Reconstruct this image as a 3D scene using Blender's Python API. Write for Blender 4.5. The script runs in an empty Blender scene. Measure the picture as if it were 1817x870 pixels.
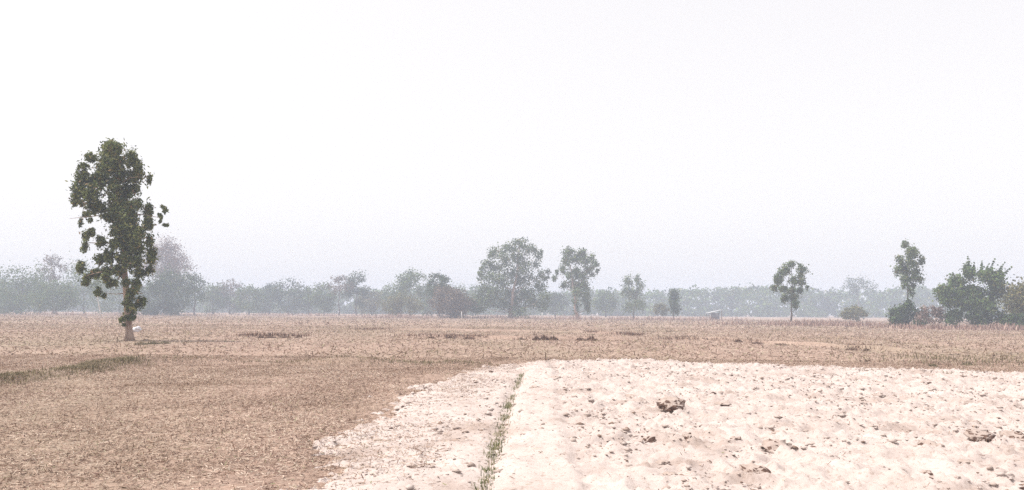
import bpy, math
import numpy as np
from mathutils import Matrix, Vector

# ------------------------------------------------------------------ camera
S = bpy.context.scene
F_PX, W_PX, H_PX = 1426.0, 1817.0, 870.0      # focal length and size of the photograph in its own pixels
CAM_H = 1.6
PITCH = math.atan((553 - 435) / F_PX)
ROLL = math.radians(0.43)
cam_d = bpy.data.cameras.new('camera')
cam_d.sensor_width = 36.0
cam_d.lens = 36.0 * F_PX / W_PX
cam_d.clip_start, cam_d.clip_end = 0.1, 6000.0
cam = bpy.data.objects.new('camera', cam_d)
S.collection.objects.link(cam)
fwd = Vector((0, math.cos(PITCH), math.sin(PITCH)))
up0 = Vector((0, -math.sin(PITCH), math.cos(PITCH)))
r0 = Vector((1, 0, 0))
CR = r0 * math.cos(ROLL) + up0 * math.sin(ROLL)
CU = up0 * math.cos(ROLL) - r0 * math.sin(ROLL)
M = Matrix.Identity(4)
for i in range(3):
    M[i][0], M[i][1], M[i][2] = CR[i], CU[i], -fwd[i]
M[2][3] = CAM_H
cam.matrix_world = M
S.camera = cam

# ------------------------------------------------------------------ sky, sun, exposure
SUN_EL, SUN_AZ = math.radians(58), math.radians(-92)    # azimuth from +Y towards +X: the sun stands high off to the lone tree's side of the field
wd = bpy.data.worlds.new('World'); S.world = wd; wd.use_nodes = True
nt = wd.node_tree
bg = nt.nodes['Background']
sky = nt.nodes.new('ShaderNodeTexSky'); sky.sky_type = 'NISHITA'; sky.sun_disc = False
sky.sun_elevation = SUN_EL; sky.sun_rotation = SUN_AZ
sky.air_density = 1.0; sky.dust_density = 3.0; sky.ozone_density = 1.0
hs = nt.nodes.new('ShaderNodeHueSaturation'); hs.inputs['Saturation'].default_value = 0.12
nt.links.new(sky.outputs[0], hs.inputs['Color'])
veil = nt.nodes.new('ShaderNodeMix'); veil.data_type = 'RGBA'; veil.inputs['Factor'].default_value = .6      # the even white of a dusty dry-season sky
veil.inputs['B'].default_value = (5.3, 5.1, 5.15, 1)
nt.links.new(hs.outputs[0], veil.inputs['A']); nt.links.new(veil.outputs['Result'], bg.inputs[0])
bg.inputs[1].default_value = 0.134
sun_d = bpy.data.lights.new('sun', 'SUN'); sun_d.energy = 2.8; sun_d.angle = math.radians(3.0); sun_d.color = (1, .95, .88)
sun = bpy.data.objects.new('sun', sun_d); S.collection.objects.link(sun)
sd = Vector((math.sin(SUN_AZ) * math.cos(SUN_EL), math.cos(SUN_AZ) * math.cos(SUN_EL), math.sin(SUN_EL)))
sun.rotation_euler = sd.to_track_quat('Z', 'Y').to_euler()
sun.location = (0, 0, 60)
S.view_settings.view_transform = 'Standard'; S.view_settings.look = 'None'
S.view_settings.exposure = 0.68; S.view_settings.gamma = 1.0
S.cycles.use_denoising = False
S.cycles.max_bounces = 6; S.cycles.diffuse_bounces = 3; S.cycles.volume_bounces = 4
S.cycles.transmission_bounces = 3; S.cycles.transparent_max_bounces = 6

# ------------------------------------------------------------------ helpers
RNG = np.random.default_rng(7)

def ray(px, py):
    return (CR * ((px - W_PX / 2) / F_PX) + CU * ((H_PX / 2 - py) / F_PX) + fwd)

def gpt(px, py):
    """the point of the flat ground seen at a pixel"""
    d = ray(px, py); t = -CAM_H / d.z
    return np.array([d.x * t, d.y * t])

def at(px, py, dist):
    """the point seen at a pixel at depth dist along +Y"""
    d = ray(px, py); t = dist / d.y
    return np.array([d.x * t, dist, CAM_H + d.z * t])

def hash2(ix, iy, s):
    h = (ix.astype(np.int64) * 374761393 + iy.astype(np.int64) * 668265263 + s * 1274126177) & 0x7fffffff
    h = ((h ^ (h >> 13)) * 1274126177) & 0x7fffffff
    return ((h ^ (h >> 16)) & 0xffff) / 65535.0

def vn(x, y, s=0):
    x = np.asarray(x, float); y = np.asarray(y, float)
    ix, iy = np.floor(x), np.floor(y); fx, fy = x - ix, y - iy
    fx = fx * fx * (3 - 2 * fx); fy = fy * fy * (3 - 2 * fy)
    a, b = hash2(ix, iy, s), hash2(ix + 1, iy, s)
    c, d = hash2(ix, iy + 1, s), hash2(ix + 1, iy + 1, s)
    return (a + (b - a) * fx) * (1 - fy) + (c + (d - c) * fx) * fy

def fbm(x, y, s=0, o=4):
    t, a, n = 0, .5, 0
    for k in range(o):
        t = t + a * vn(x * 2 ** k, y * 2 ** k, s + k * 17); n += a; a *= .5
    return t / n

def dline(x, y, P):
    x = np.asarray(x, float); d = np.full(x.shape, 1e9)
    for (ax, ay), (bx, by) in zip(P[:-1], P[1:]):
        ex, ey = bx - ax, by - ay
        t = np.clip(((x - ax) * ex + (y - ay) * ey) / (ex * ex + ey * ey), 0, 1)
        d = np.minimum(d, np.hypot(x - ax - t * ex, y - ay - t * ey))
    return d

def polyline(pts): return np.array([gpt(*p) for p in pts])
B1 = polyline([(-60, 690), (0, 682), (60, 676), (110, 666), (170, 657), (235, 647), (330, 643), (450, 645), (600, 647), (760, 648), (860, 652)])

def gz(x, y):
    """height of the stubble field, with the low bank that crosses it"""
    x = np.asarray(x, float); y = np.asarray(y, float)
    d = np.hypot(x, y)
    fade = np.clip((90 - d) / 60, 0, 1)
    near = np.clip((34 - d) / 10, 0, 1)
    b1 = np.where(d < 40, .2 * np.exp(-(dline(x, y, B1) / .42) ** 2) * np.clip(1.9 * fbm(x * .6, y * .6, 33, 3) - .3 - np.clip(x + 9, 0, 6) * .07, .1, 1), 0)
    return b1 + fade * .09 * (fbm(x * .25, y * .25, 3, 3) - .5) + near * .045 * (fbm(x * 2.1, y * 2.1, 5, 3) - .5)

def mesh(name, V, faces_n, idx, mats, parent=None, smooth=False, mat_idx=None):
    """V (n,3), idx flat loop indices, faces_n the number of corners of each face (an int or an array)"""
    me = bpy.data.meshes.new(name)
    V = np.ascontiguousarray(V, np.float32); idx = np.ascontiguousarray(idx, np.int32).ravel()
    nf = len(idx) // faces_n if np.isscalar(faces_n) else len(faces_n)
    tot = np.full(nf, faces_n, np.int32) if np.isscalar(faces_n) else np.asarray(faces_n, np.int32)
    start = np.concatenate(([0], np.cumsum(tot)[:-1])).astype(np.int32)
    me.vertices.add(len(V)); me.vertices.foreach_set('co', V.ravel())
    me.loops.add(len(idx)); me.loops.foreach_set('vertex_index', idx)
    me.polygons.add(nf); me.polygons.foreach_set('loop_start', start); me.polygons.foreach_set('loop_total', tot)
    if smooth: me.polygons.foreach_set('use_smooth', np.ones(nf, bool))
    if mat_idx is not None: me.polygons.foreach_set('material_index', np.ascontiguousarray(mat_idx, np.int32))
    for m in (mats if isinstance(mats, (list, tuple)) else [mats]): me.materials.append(m)
    me.update(calc_edges=True)
    ob = bpy.data.objects.new(name, me); S.collection.objects.link(ob)
    if parent: ob.parent = parent
    return ob

def tag(o, label=None, cat=None, group=None, kind=None):
    if label: o['label'] = label
    if cat: o['category'] = cat
    if group: o['group'] = group
    if kind: o['kind'] = kind
    return o

def empty(name, loc):
    o = bpy.data.objects.new(name, None); o.location = loc; o.empty_display_size = .3
    S.collection.objects.link(o); return o

class MB:
    """collects pieces into one mesh"""
    def __init__(self): self.V, self.F, self.T, self.MI, self.n = [], [], [], [], 0
    def add(self, v, f, mi=0):
        v = np.asarray(v, float)
        for q in f:
            self.F.extend(int(i) + self.n for i in q); self.T.append(len(q)); self.MI.append(mi)
        self.V.append(v); self.n += len(v)
    def box(self, c, s, rz=0, tilt=0, mi=0):
        x, y, z = np.array(s) / 2
        v = np.array([[sx * x, sy * y, sz * z] for sz in (-1, 1) for sy in (-1, 1) for sx in (-1, 1)])
        R = np.array(Matrix.Rotation(rz, 3, 'Z') @ Matrix.Rotation(tilt, 3, 'Y'))
        self.add(v @ R.T + np.array(c), [(0, 2, 3, 1), (4, 5, 7, 6), (0, 1, 5, 4), (2, 6, 7, 3), (0, 4, 6, 2), (1, 3, 7, 5)], mi)
    def tube(self, pts, rad, n=7, jit=0.0):
        pts = np.asarray(pts, float); m = len(pts); V = []
        for i in range(m):
            t = pts[min(i + 1, m - 1)] - pts[max(i - 1, 0)]; t /= np.linalg.norm(t) + 1e-9
            a = np.cross(t, (0.3, 1, 0.1)); a /= np.linalg.norm(a) + 1e-9; b = np.cross(t, a)
            for k in range(n):
                w = 2 * math.pi * k / n; rr = rad[i] * (1 + jit * RNG.uniform(-1, 1))
                V.append(pts[i] + rr * (math.cos(w) * a + math.sin(w) * b))
        F = [(i * n + k, i * n + (k + 1) % n, (i + 1) * n + (k + 1) % n, (i + 1) * n + k) for i in range(m - 1) for k in range(n)]
        F += [tuple(range(n))[::-1], tuple((m - 1) * n + k for k in range(n))]
        self.add(V, F)
    def build(self, name, mats, parent=None, smooth=False):
        return mesh(name, np.concatenate(self.V), self.T, self.F, mats, parent, smooth, self.MI)

# ------------------------------------------------------------------ materials
def new_mat(name):
    m = bpy.data.materials.new(name); m.use_nodes = True
    n = m.node_tree.nodes; b = n['Principled BSDF']; b.inputs['Roughness'].default_value = .9
    b.inputs['Specular IOR Level'].default_value = .15
    return m, n, m.node_tree.links, b

def ramp(n, stops):
    r = n.new('ShaderNodeValToRGB'); e = r.color_ramp.elements
    while len(e) < len(stops): e.new(.5)
    for k, (p, c) in enumerate(stops): e[k].position = p; e[k].color = (*c, 1)
    return r

def noise_n(n, l, scale, detail=4, rough=.6, stretch=None):
    tc = n.new('ShaderNodeTexCoord'); t = n.new('ShaderNodeTexNoise')
    t.inputs['Scale'].default_value = scale; t.inputs['Detail'].default_value = detail; t.inputs['Roughness'].default_value = rough
    if stretch:
        mp = n.new('ShaderNodeMapping'); mp.inputs['Scale'].default_value = stretch
        l.new(tc.outputs['Object'], mp.inputs[0]); l.new(mp.outputs[0], t.inputs[0])
    else: l.new(tc.outputs['Object'], t.inputs[0])
    return t

def mix_n(n, l, fac, a, b, mode='MIX'):
    x = n.new('ShaderNodeMix'); x.data_type = 'RGBA'; x.blend_type = mode
    for sock, v in ((x.inputs['Factor'], fac), (x.inputs['A'], a), (x.inputs['B'], b)):
        if isinstance(v, bpy.types.NodeSocket): l.new(v, sock)
        elif isinstance(v, (int, float)): sock.default_value = v
        else: sock.default_value = (*v, 1)
    return x.outputs['Result']

def bump_n(n, l, b, tex, strength, dist):
    bp = n.new('ShaderNodeBump'); bp.inputs['Strength'].default_value = strength; bp.inputs['Distance'].default_value = dist
    l.new(tex.outputs[0], bp.inputs['Height']); l.new(bp.outputs[0], b.inputs['Normal'])

def mat_field():
    m, n, l, b = new_mat('stubble_ground')
    t1 = noise_n(n, l, .5, 8, .75, (1, .3, 1)); r1 = ramp(n, [(.3, (.24, .165, .13)), (.5, (.345, .245, .195)), (.7, (.42, .31, .25))]); l.new(t1.outputs[0], r1.inputs[0])
    t2 = noise_n(n, l, 9, 5, .75); r2 = ramp(n, [(.32, (.5, .45, .4)), (.5, (1, 1, 1)), (.72, (1.35, 1.3, 1.25))]); l.new(t2.outputs[0], r2.inputs[0])
    c = mix_n(n, l, 1.0, r1.outputs[0], r2.outputs[0], 'MULTIPLY')
    t3 = noise_n(n, l, .11, 5, .65, (1, .4, 1)); r3 = ramp(n, [(.45, (0, 0, 0)), (.68, (.45, .45, .45))]); l.new(t3.outputs[0], r3.inputs[0])
    c = mix_n(n, l, r3.outputs[0], c, (.26, .225, .155))
    l.new(c, b.inputs['Base Color']); bump_n(n, l, b, t2, .7, .05); return m

def mat_pale():
    m, n, l, b = new_mat('pale_soil')
    t1 = noise_n(n, l, .8, 5, .65); r1 = ramp(n, [(.33, (.38, .30, .262)), (.47, (.50, .42, .385)), (.68, (.55, .475, .44))]); l.new(t1.outputs[0], r1.inputs[0])
    t2 = noise_n(n, l, 22, 5, .75); r2 = ramp(n, [(.30, (.6, .53, .47)), (.46, (1, 1, 1)), (.75, (1.06, 1.06, 1.06))]); l.new(t2.outputs[0], r2.inputs[0])
    l.new(mix_n(n, l, 1.0, r1.outputs[0], r2.outputs[0], 'MULTIPLY'), b.inputs['Base Color']); bump_n(n, l, b, t2, .5, .02); return m

def mat_island(name, stops, trans=0.0, rough=.85):
    """a colour for each loose leaf, straw or crumb"""
    m, n, l, b = new_mat(name); g = n.new('ShaderNodeNewGeometry'); r = ramp(n, stops)
    l.new(g.outputs['Random Per Island'], r.inputs[0]); l.new(r.outputs[0], b.inputs['Base Color']); b.inputs['Roughness'].default_value = rough
    if trans:
        t = n.new('ShaderNodeBsdfTranslucent'); l.new(r.outputs[0], t.inputs[0])
        a = n.new('ShaderNodeMixShader'); a.inputs[0].default_value = trans
        l.new(b.outputs[0], a.inputs[1]); l.new(t.outputs[0], a.inputs[2]); l.new(a.outputs[0], n['Material Output'].inputs[0])
    return m

def mat_noise(name, a, c, scale, bump=.3, stretch=None):
    m, n, l, b = new_mat(name); t = noise_n(n, l, scale, 4, .6, stretch); r = ramp(n, [(.3, a), (.7, c)])
    l.new(t.outputs[0], r.inputs[0]); l.new(r.outputs[0], b.inputs['Base Color']); bump_n(n, l, b, t, bump, .02); return m

FIELD, PALE = mat_field(), mat_pale()
STRAW = mat_island('straw', [(0, (.085, .045, .038)), (.2, (.22, .135, .11)), (.45, (.45, .325, .255)), (.75, (.55, .435, .35)), (.95, (.6, .51, .42)), (1, (.22, .23, .1))])
def patchy(m, scale, lo):
    """browner, dirtier patches across a field of straw"""
    n, l = m.node_tree.nodes, m.node_tree.links; b = n['Principled BSDF']; src = b.inputs['Base Color'].links[0].from_socket
    t = noise_n(n, l, scale, 5, .65, (1, .6, 1)); r = ramp(n, [(.36, lo), (.58, (1.05, 1.05, 1.05))]); l.new(t.outputs[0], r.inputs[0])
    l.new(mix_n(n, l, 1.0, src, r.outputs[0], 'MULTIPLY'), b.inputs['Base Color'])
patchy(STRAW, .55, (.6, .53, .48))
STRAW_FAR = mat_island('far_straw', [(0, (.15, .09, .07)), (.4, (.35, .25, .2)), (.75, (.49, .38, .32)), (1, (.26, .24, .14))])
patchy(STRAW_FAR, .12, (.72, .7, .58))
CRUMB = mat_island('soil_crumb', [(0, (.10, .06, .05)), (.07, (.26, .18, .14)), (.14, (.39, .31, .27)), (1, (.53, .45, .41))])
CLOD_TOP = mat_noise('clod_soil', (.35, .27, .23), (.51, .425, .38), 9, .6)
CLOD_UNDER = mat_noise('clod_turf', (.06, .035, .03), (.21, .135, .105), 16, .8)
GREEN = mat_island('green_blade', [(0, (.06, .08, .03)), (.35, (.13, .15, .07)), (.65, (.24, .23, .12)), (1, (.42, .34, .24))], .25)
OLIVE = mat_island('olive_blade', [(0, (.08, .065, .04)), (.35, (.18, .15, .085)), (.65, (.28, .235, .14)), (1, (.42, .34, .25))], .2)
RUST = mat_island('rust_blade', [(0, (.05, .028, .022)), (.45, (.16, .09, .065)), (.8, (.29, .185, .13)), (1, (.42, .31, .23))], .1)
PINKDRY = mat_island('dry_weed', [(0, (.14, .08, .07)), (.5, (.34, .22, .18)), (1, (.5, .38, .31))], .2)
EUC = mat_island('eucalyptus_leaf', [(0, (.04, .05, .017)), (.35, (.105, .135, .04)), (.7, (.18, .215, .065)), (.92, (.29, .29, .1)), (1, (.34, .2, .11))], .38, .6)
EUC_FAR = mat_island('pale_eucalyptus_leaf', [(0, (.042, .065, .025)), (.5, (.105, .15, .048)), (.9, (.19, .235, .08)), (1, (.28, .21, .12))], .25)
DARK = mat_island('dark_leaf', [(0, (.028, .045, .018)), (.5, (.062, .1, .033)), (.9, (.105, .15, .046)), (1, (.17, .15, .08))], .2)
MID = mat_island('mid_leaf', [(0, (.047, .076, .022)), (.5, (.105, .16, .044)), (.9, (.165, .225, .066)), (1, (.25, .22, .1))], .25)
YEL = mat_island('yellowish_leaf', [(0, (.07, .07, .025)), (.5, (.16, .16, .055)), (.9, (.24, .22, .09)), (1, (.3, .2, .11))], .25)
BROWN = mat_island('brownish_leaf', [(0, (.06, .045, .03)), (.5, (.15, .11, .07)), (.9, (.24, .17, .12)), (1, (.3, .24, .15))], .25)
PINK = mat_island('bare_pinkish_twig', [(0, (.12, .08, .065)), (.5, (.26, .185, .155)), (1, (.36, .28, .24))], .2)
BARK = mat_noise('eucalyptus_bark', (.17, .10, .075), (.52, .40, .32), 5, .9, (1, 1, .3))
BARK_PALE = mat_noise('pale_bark', (.45, .4, .36), (.68, .63, .58), 3, .3)
BARK_DARK = mat_noise('dark_bark', (.06, .045, .035), (.17, .125, .095), 4, .5)
WOOD = mat_noise('weathered_wood', (.1, .065, .045), (.26, .18, .13), 12, .5, (1, 1, .2))
WHITE = mat_noise('whitewashed_concrete', (.55, .54, .52), (.74, .73, .71), 5, .2)
ROOF = mat_noise('pale_roof_sheet', (.42, .43, .45), (.6, .6, .6), 2, .2)
WALL = mat_noise('grey_wall_board', (.2, .19, .2), (.36, .34, .35), 3, .3)
BAG = mat_noise('white_plastic', (.62, .62, .66), (.82, .82, .85), 8, .4)

# ------------------------------------------------------------------ the ground
def axis(lo, hi, a, b, fine, far_step=60, grow=1.18):
    mid = list(np.arange(a, b + 1e-6, fine)); out = []; s, p = fine, a
    while p > lo: s = min(s * grow, far_step); p -= s; out.append(max(p, lo))
    left = out[::-1]; out = []; s, p = fine, b
    while p < hi: s = min(s * grow, far_step); p += s; out.append(min(p, hi))
    return np.array(left + mid + out)

def grid_mesh(name, xs, ys, zf, mat):
    X, Y = np.meshgrid(xs, ys); Z = zf(X, Y); nx, ny = len(xs), len(ys)
    V = np.stack([X.ravel(), Y.ravel(), Z.ravel()], 1)
    i = np.arange(nx * ny).reshape(ny, nx)
    q = np.stack([i[:-1, :-1], i[:-1, 1:], i[1:, 1:], i[1:, :-1]], -1).reshape(-1, 4)
    return mesh(name, V, 4, q, mat, smooth=True)

tag(grid_mesh('ground', axis(-1500, 1500, -17, 17, .11), axis(-300, 1500, 4, 30, .11), gz, FIELD), 'dry brown stubble field stretching to the trees', kind='structure')

# the pale ploughed soil: its outline in the photograph, laid on the ground
P_LEFT = [(500, 890), (560, 852), (600, 815), (640, 788), (690, 745), (735, 716), (790, 688), (840, 667), (885, 655), (935, 648)]
P_FAR = [(990, 643), (1060, 642), (1200, 646), (1350, 651), (1500, 656), (1650, 661), (1830, 667), (2050, 675)]
POLY = np.array([(-2.9, 2.6)] + [tuple(gpt(*p)) for p in P_LEFT + P_FAR] + [(19.5, 15), (14, 2.6)])

def inside(x, y):
    """signed distance to the outline of the pale soil, positive inside"""
    x = np.asarray(x, float); y = np.asarray(y, float)
    d = np.full(x.shape, 1e9); c = np.zeros(x.shape, bool)
    for (ax, ay), (bx, by) in zip(POLY, np.roll(POLY, -1, 0)):
        ex, ey = bx - ax, by - ay
        t = np.clip(((x - ax) * ex + (y - ay) * ey) / (ex * ex + ey * ey), 0, 1)
        d = np.minimum(d, np.hypot(x - ax - t * ex, y - ay - t * ey))
        c ^= ((ay > y) != (by > y)) & (x < ex * (y - ay) / (ey if abs(ey) > 1e-9 else 1e-9) + ax)
    return np.where(c, d, -d)

FURROW = polyline([(855, 885), (868, 845), (880, 800), (893, 755), (906, 715), (916, 690), (926, 668)])
SEAM = polyline([(1045, 885), (1030, 845), (1012, 790), (1002, 740), (992, 700), (985, 670)])

def side_x(y, P):
    o = np.argsort(P[:, 1]); return np.interp(y, P[o, 1], P[o, 0])

def pale_z(x, y):
    m = inside(x, y)
    m = m + .22 + 1.7 * (fbm(x * 1.1, y * .9, 11, 4) - .52) + .95 * (fbm(x * 4, y * 4, 13, 3) - .5) + .5 * (vn(x * 13, y * 13, 15) - .5)
    base = gz(x, y) + np.clip(m * .16, -.10, .045)
    fx, sx = side_x(y, FURROW), side_x(y, SEAM)
    rough = np.where(x > sx, 1.0, np.where(x > fx, .42, .5))
    rough = np.where(np.abs(x - sx) < .3, np.interp(x - sx, [-.3, .3], [.42, 1.0]), rough)
    k = np.clip(m * 1.2, 0, 1)
    n1 = fbm(x * 1.9, y * 2.1, 21, 2); n2 = fbm(x * 5.2, y * 5.2, 23, 3); n3 = vn(x * 15, y * 15, 25)
    n4 = vn(x * 9.3 + 4 * n2, y * 9.3, 27)
    lump = .07 * n1 + .05 * (1 - np.abs(2 * vn(x * 2.6, y * 3.4, 28) - 1)) ** 3 + .075 * np.clip(n2 - .5, 0, 1) ** .8 * fbm(x * .7, y * .7, 29, 2) * 2 + .022 * n3 + .03 * (n4 > .66) * n4 + .018 * hash2(np.round(x * 24), np.round(y * 24), 5)
    hz = base + k * rough * 1.3 * (lump - .045)
    hz = hz - k * .05 * np.exp(-(dline(x, y, FURROW) / .12) ** 2) + k * .06 * np.exp(-((x - fx * .45 - sx * .55) / (.42 * (sx - fx) + .05)) ** 4)
    return hz - k * .018 * np.exp(-(dline(x, y, SEAM) / .08) ** 2)

tag(grid_mesh('ploughed_soil', np.arange(-4.2, 19.6, .042), np.arange(2.6, 27.5, .042), pale_z, PALE), 'pale dry ploughed soil strewn with crumbs', kind='structure')

def surf(x, y): return np.maximum(gz(x, y), pale_z(x, y))

# low banks of the paddies
def bank(pts, w, h, label, seed):
    P = polyline(pts); L = [P[0]]
    for a, b in zip(P[:-1], P[1:]):
        n = max(2, int(np.linalg.norm(b - a) / .35)); L += [a + (b - a) * t for t in np.linspace(0, 1, n + 1)[1:]]
    L = np.array(L); T = np.gradient(L, axis=0); T /= np.linalg.norm(T, axis=1)[:, None]; N = np.stack([-T[:, 1], T[:, 0]], 1)
    prof = [(-1, -.06), (-.65, .25), (-.3, .8), (0, 1), (.3, .85), (.62, .3), (1, -.06)]
    V = []
    for j, (o, z) in enumerate(prof):
        ww = w * (.75 + .6 * fbm(np.arange(len(L)) * .23, np.full(len(L), j * 3.1), seed, 2))
        Q = L + N * (o * ww)[:, None]
        hh = np.where(z > 0, z * h * (.35 + 1.1 * fbm(np.arange(len(L)) * .16, np.full(len(L), j * .3), seed + 5, 3)), z)
        e = np.arange(len(L)); hh = hh * np.clip(np.minimum(e, len(L) - 1 - e) / 9, 0, 1) - .03 * (np.minimum(e, len(L) - 1 - e) < 2)
        V.append(np.stack([Q[:, 0], Q[:, 1], gz(Q[:, 0], Q[:, 1]) + hh], 1))
    V = np.concatenate(V); n = len(L); i = np.arange(len(prof) * n).reshape(len(prof), n)
    q = np.stack([i[:-1, :-1], i[1:, :-1], i[1:, 1:], i[:-1, 1:]], -1).reshape(-1, 4)
    tag(mesh('earth_bank', V, 4, q, FIELD, smooth=True), label, kind='structure'); return L

B2 = bank([(700, 598), (800, 599), (950, 603), (1080, 604), (1200, 603), (1310, 606), (1420, 612), (1540, 620), (1660, 628)], .5, .2, 'low bank with dark dry tufts across the field', 41)
B3 = bank([(430, 598), (470, 598), (550, 598)], .6, .16, 'short low bank in the stubble', 51)
B4 = bank([(640, 586), (760, 587), (900, 588), (1020, 590), (1130, 596)], .7, .16, 'far low bank crossing the field', 61)

# ------------------------------------------------------------------ loose cover: straw, crumbs, grasses
def in_view(x, y, m=1.15): return np.abs(x) < y * (W_PX / 2 / F_PX) * m + .6

def quads(C, A, B):
    """a quad for each centre C with half axes A and B"""
    n = len(C); V = np.stack([C - A - B, C + A - B, C + A + B, C - A + B], 1).reshape(-1, 3)
    return V, np.arange(4 * n)

def straw(name, n, ybox, ln, wd_, mat, label, tilt, xlim):
    y = RNG.uniform(ybox[0], ybox[1], n * 3); x = RNG.uniform(-xlim, xlim, n * 3)
    m = inside(x, y) + .22 + 1.7 * (fbm(x * 1.1, y * .9, 11, 4) - .52)
    p = np.where(m < 0, 1.0, np.clip(.75 - m * .5, .025, 1)) * np.clip(-.25 + 2.2 * fbm(x * .55, y * .8, 71, 4), .15, 1)
    k = in_view(x, y, 1.08) & (RNG.random(len(x)) < p); x, y = x[k][:n], y[k][:n]; n = len(x)
    L = ln * RNG.lognormal(0, .45, n); w = wd_ * RNG.uniform(.6, 1.6, n)
    az = RNG.uniform(0, 2 * math.pi, n); el = np.abs(RNG.normal(0, tilt, n)); up = RNG.random(n) < .12; el = np.where(up, el + .7, el)
    A = np.stack([np.cos(az) * np.cos(el), np.sin(az) * np.cos(el), np.sin(el)], 1) * (L / 2)[:, None]
    ro = RNG.uniform(-.9, .9, n)
    B = np.stack([-np.sin(az) * np.cos(ro), np.cos(az) * np.cos(ro), np.sin(ro)], 1) * (w / 2)[:, None]
    C = np.stack([x, y, surf(x, y) + np.abs(A[:, 2]) * .85 + .006], 1)
    V, I = quads(C, A, B); return tag(mesh(name, V, 4, I, mat), label, kind='stuff')

straw('straw_litter', 390000, (5.5, 28), .036, .0058, STRAW, 'flattened dry straw stubble on the brown field', .16, 19)
straw('stubble', 95000, (27, 85), .12, .022, STRAW_FAR, 'dry cut stubble over the farther field', .3, 55)

straw('stubble', 60000, (85, 190), .22, .05, STRAW_FAR, 'dry cut stubble far out towards the trees', .3, 130)

def crumbs(n):
    y = RNG.uniform(5.5, 27, n * 4); x = RNG.uniform(-4, 17, n * 4)
    fx, sx = side_x(y, FURROW), side_x(y, SEAM)
    p = np.where(x > sx, 1.0, np.where(x > fx + .15, .12, .5)) * np.clip(fbm(x * 1.1, y * 1.6, 81, 3) * 3.6 - 1.35, .03, 1)
    k = in_view(x, y) & (inside(x, y) + 1.2 * (fbm(x * 1.1, y * .9, 11, 4) - .52) > -.9 * RNG.random(len(x)) ** 1.6) & (RNG.random(len(x)) < p); x, y = x[k][:n], y[k][:n]; n = len(x)
    s = .0082 * RNG.lognormal(0, .8, n).clip(.2, 6)
    base = np.array([(0, 0, 1), (1, 0, .1), (.2, 1, 0), (-1, .3, .15), (-.3, -1, 0.05), (.7, -.7, .2), (0, 0, -.6)])
    V = base[None] * s[:, None, None] * RNG.uniform(.6, 1.5, (n, 7, 3)); a = RNG.uniform(0, 6.28, n); ca, sa = np.cos(a)[:, None], np.sin(a)[:, None]
    VX, VY = V[..., 0] * 1.3 * ca - V[..., 1] * sa, V[..., 0] * 1.3 * sa + V[..., 1] * ca
    V = np.stack([VX + x[:, None], VY + y[:, None], V[..., 2] * .6 + surf(x, y)[:, None]], -1).reshape(-1, 3)
    f = [(0, 1, 2), (0, 2, 3), (0, 3, 4), (0, 4, 5), (0, 5, 1), (6, 2, 1), (6, 3, 2), (6, 4, 3), (6, 5, 4), (6, 1, 5)]
    I = (np.array(f).ravel()[None] + 7 * np.arange(n)[:, None]).ravel()
    return tag(mesh('soil_crumbs', V, 3, I, CRUMB), 'small crumbs of soil and root scattered over pale soil', kind='stuff')
crumbs(27000)

def blades(x, y, z, h, w, lean):
    """curved tapering blades: two quads and a tip"""
    n = len(x); az = RNG.uniform(0, 6.283, n); le = lean * np.abs(RNG.normal(0, 1, n)).clip(0, 2.2)
    d = np.stack([np.cos(az), np.sin(az), np.zeros(n)], 1); s = np.stack([-np.sin(az), np.cos(az), np.zeros(n)], 1) * (w / 2)[:, None]
    P0 = np.stack([x, y, z], 1); up = np.array([0, 0, 1.0])
    P1 = P0 + d * (h * .2 * le)[:, None] + up * (h * .55)[:, None]; P2 = P0 + d * (h * .75 * le)[:, None] + up * (h * (1 - .25 * le.clip(0, 2)))[:, None]
    V = np.stack([P0 - s, P0 + s, P1 + s * .8, P1 - s * .8, P2], 1).reshape(-1, 3)
    i = 5 * np.arange(n)[:, None]
    I = np.concatenate([i + [0, 1, 2, 3], i + [3, 2, 4]], 1)
    return V, np.tile([4, 3], n), I.ravel()

def along(P, n, spread, zf):
    seg = np.linalg.norm(np.diff(P, axis=0), axis=1); c = np.concatenate([[0], np.cumsum(seg)]); t = RNG.uniform(0, c[-1], n)
    x, y = np.interp(t, c, P[:, 0]) + RNG.normal(0, spread, n), np.interp(t, c, P[:, 1]) + RNG.normal(0, spread, n)
    return x, y, zf(x, y), t

# green grass in the furrow
x, y, z, t = along(FURROW, 3000, .042, surf)
k = fbm(t * 1.4, t * 0 + .3, 91, 3) > RNG.uniform(.36, .68, len(t)); x, y, z = x[k], y[k], z[k]
V, T, I = blades(x, y, z - .01, RNG.uniform(.03, .10, len(x)), RNG.uniform(.005, .012, len(x)), 1.25)
tag(mesh('furrow_grass', V, T, I, GREEN), 'thin line of green grass growing in the furrow', kind='stuff')
# grass on the banks
def bank_grass(P, n, spread, h, w, mat, label, seed, thr=(.35, .7)):
    x, y, z, t = along(P, n, spread, gz)
    k = fbm(t * (.9 if P is B1L else .22), t * 0 + .7, seed, 3) > RNG.uniform(thr[0], thr[1], len(t)); x, y, z = x[k], y[k], z[k]
    V, T, I = blades(x, y, z + (.0 if P is B1L or P is B1R else .05), RNG.uniform(.4, 1.4, len(x)) * h, RNG.uniform(.7, 1.4, len(x)) * w, 1.1)
    tag(mesh('bank_grass', V, T, I, mat), label, kind='stuff')
B1L, B1R = B1[:6], B1[5:]
bank_grass(B1L, 9000, .3, .10, .012, OLIVE, 'olive grass along the low bank', 131, (.36, .74))
bank_grass(B1R, 5000, .25, .08, .014, OLIVE, 'thin olive grass on the flat bank', 103)
bank_grass(B2, 9000, .35, .2, .03, RUST, 'rusty dry grass on the bank across the field', 105, (.4, .75))
bank_grass(B4, 5000, .4, .2, .04, RUST, 'rusty dry grass on the far bank', 107, (.45, .75))
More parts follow.
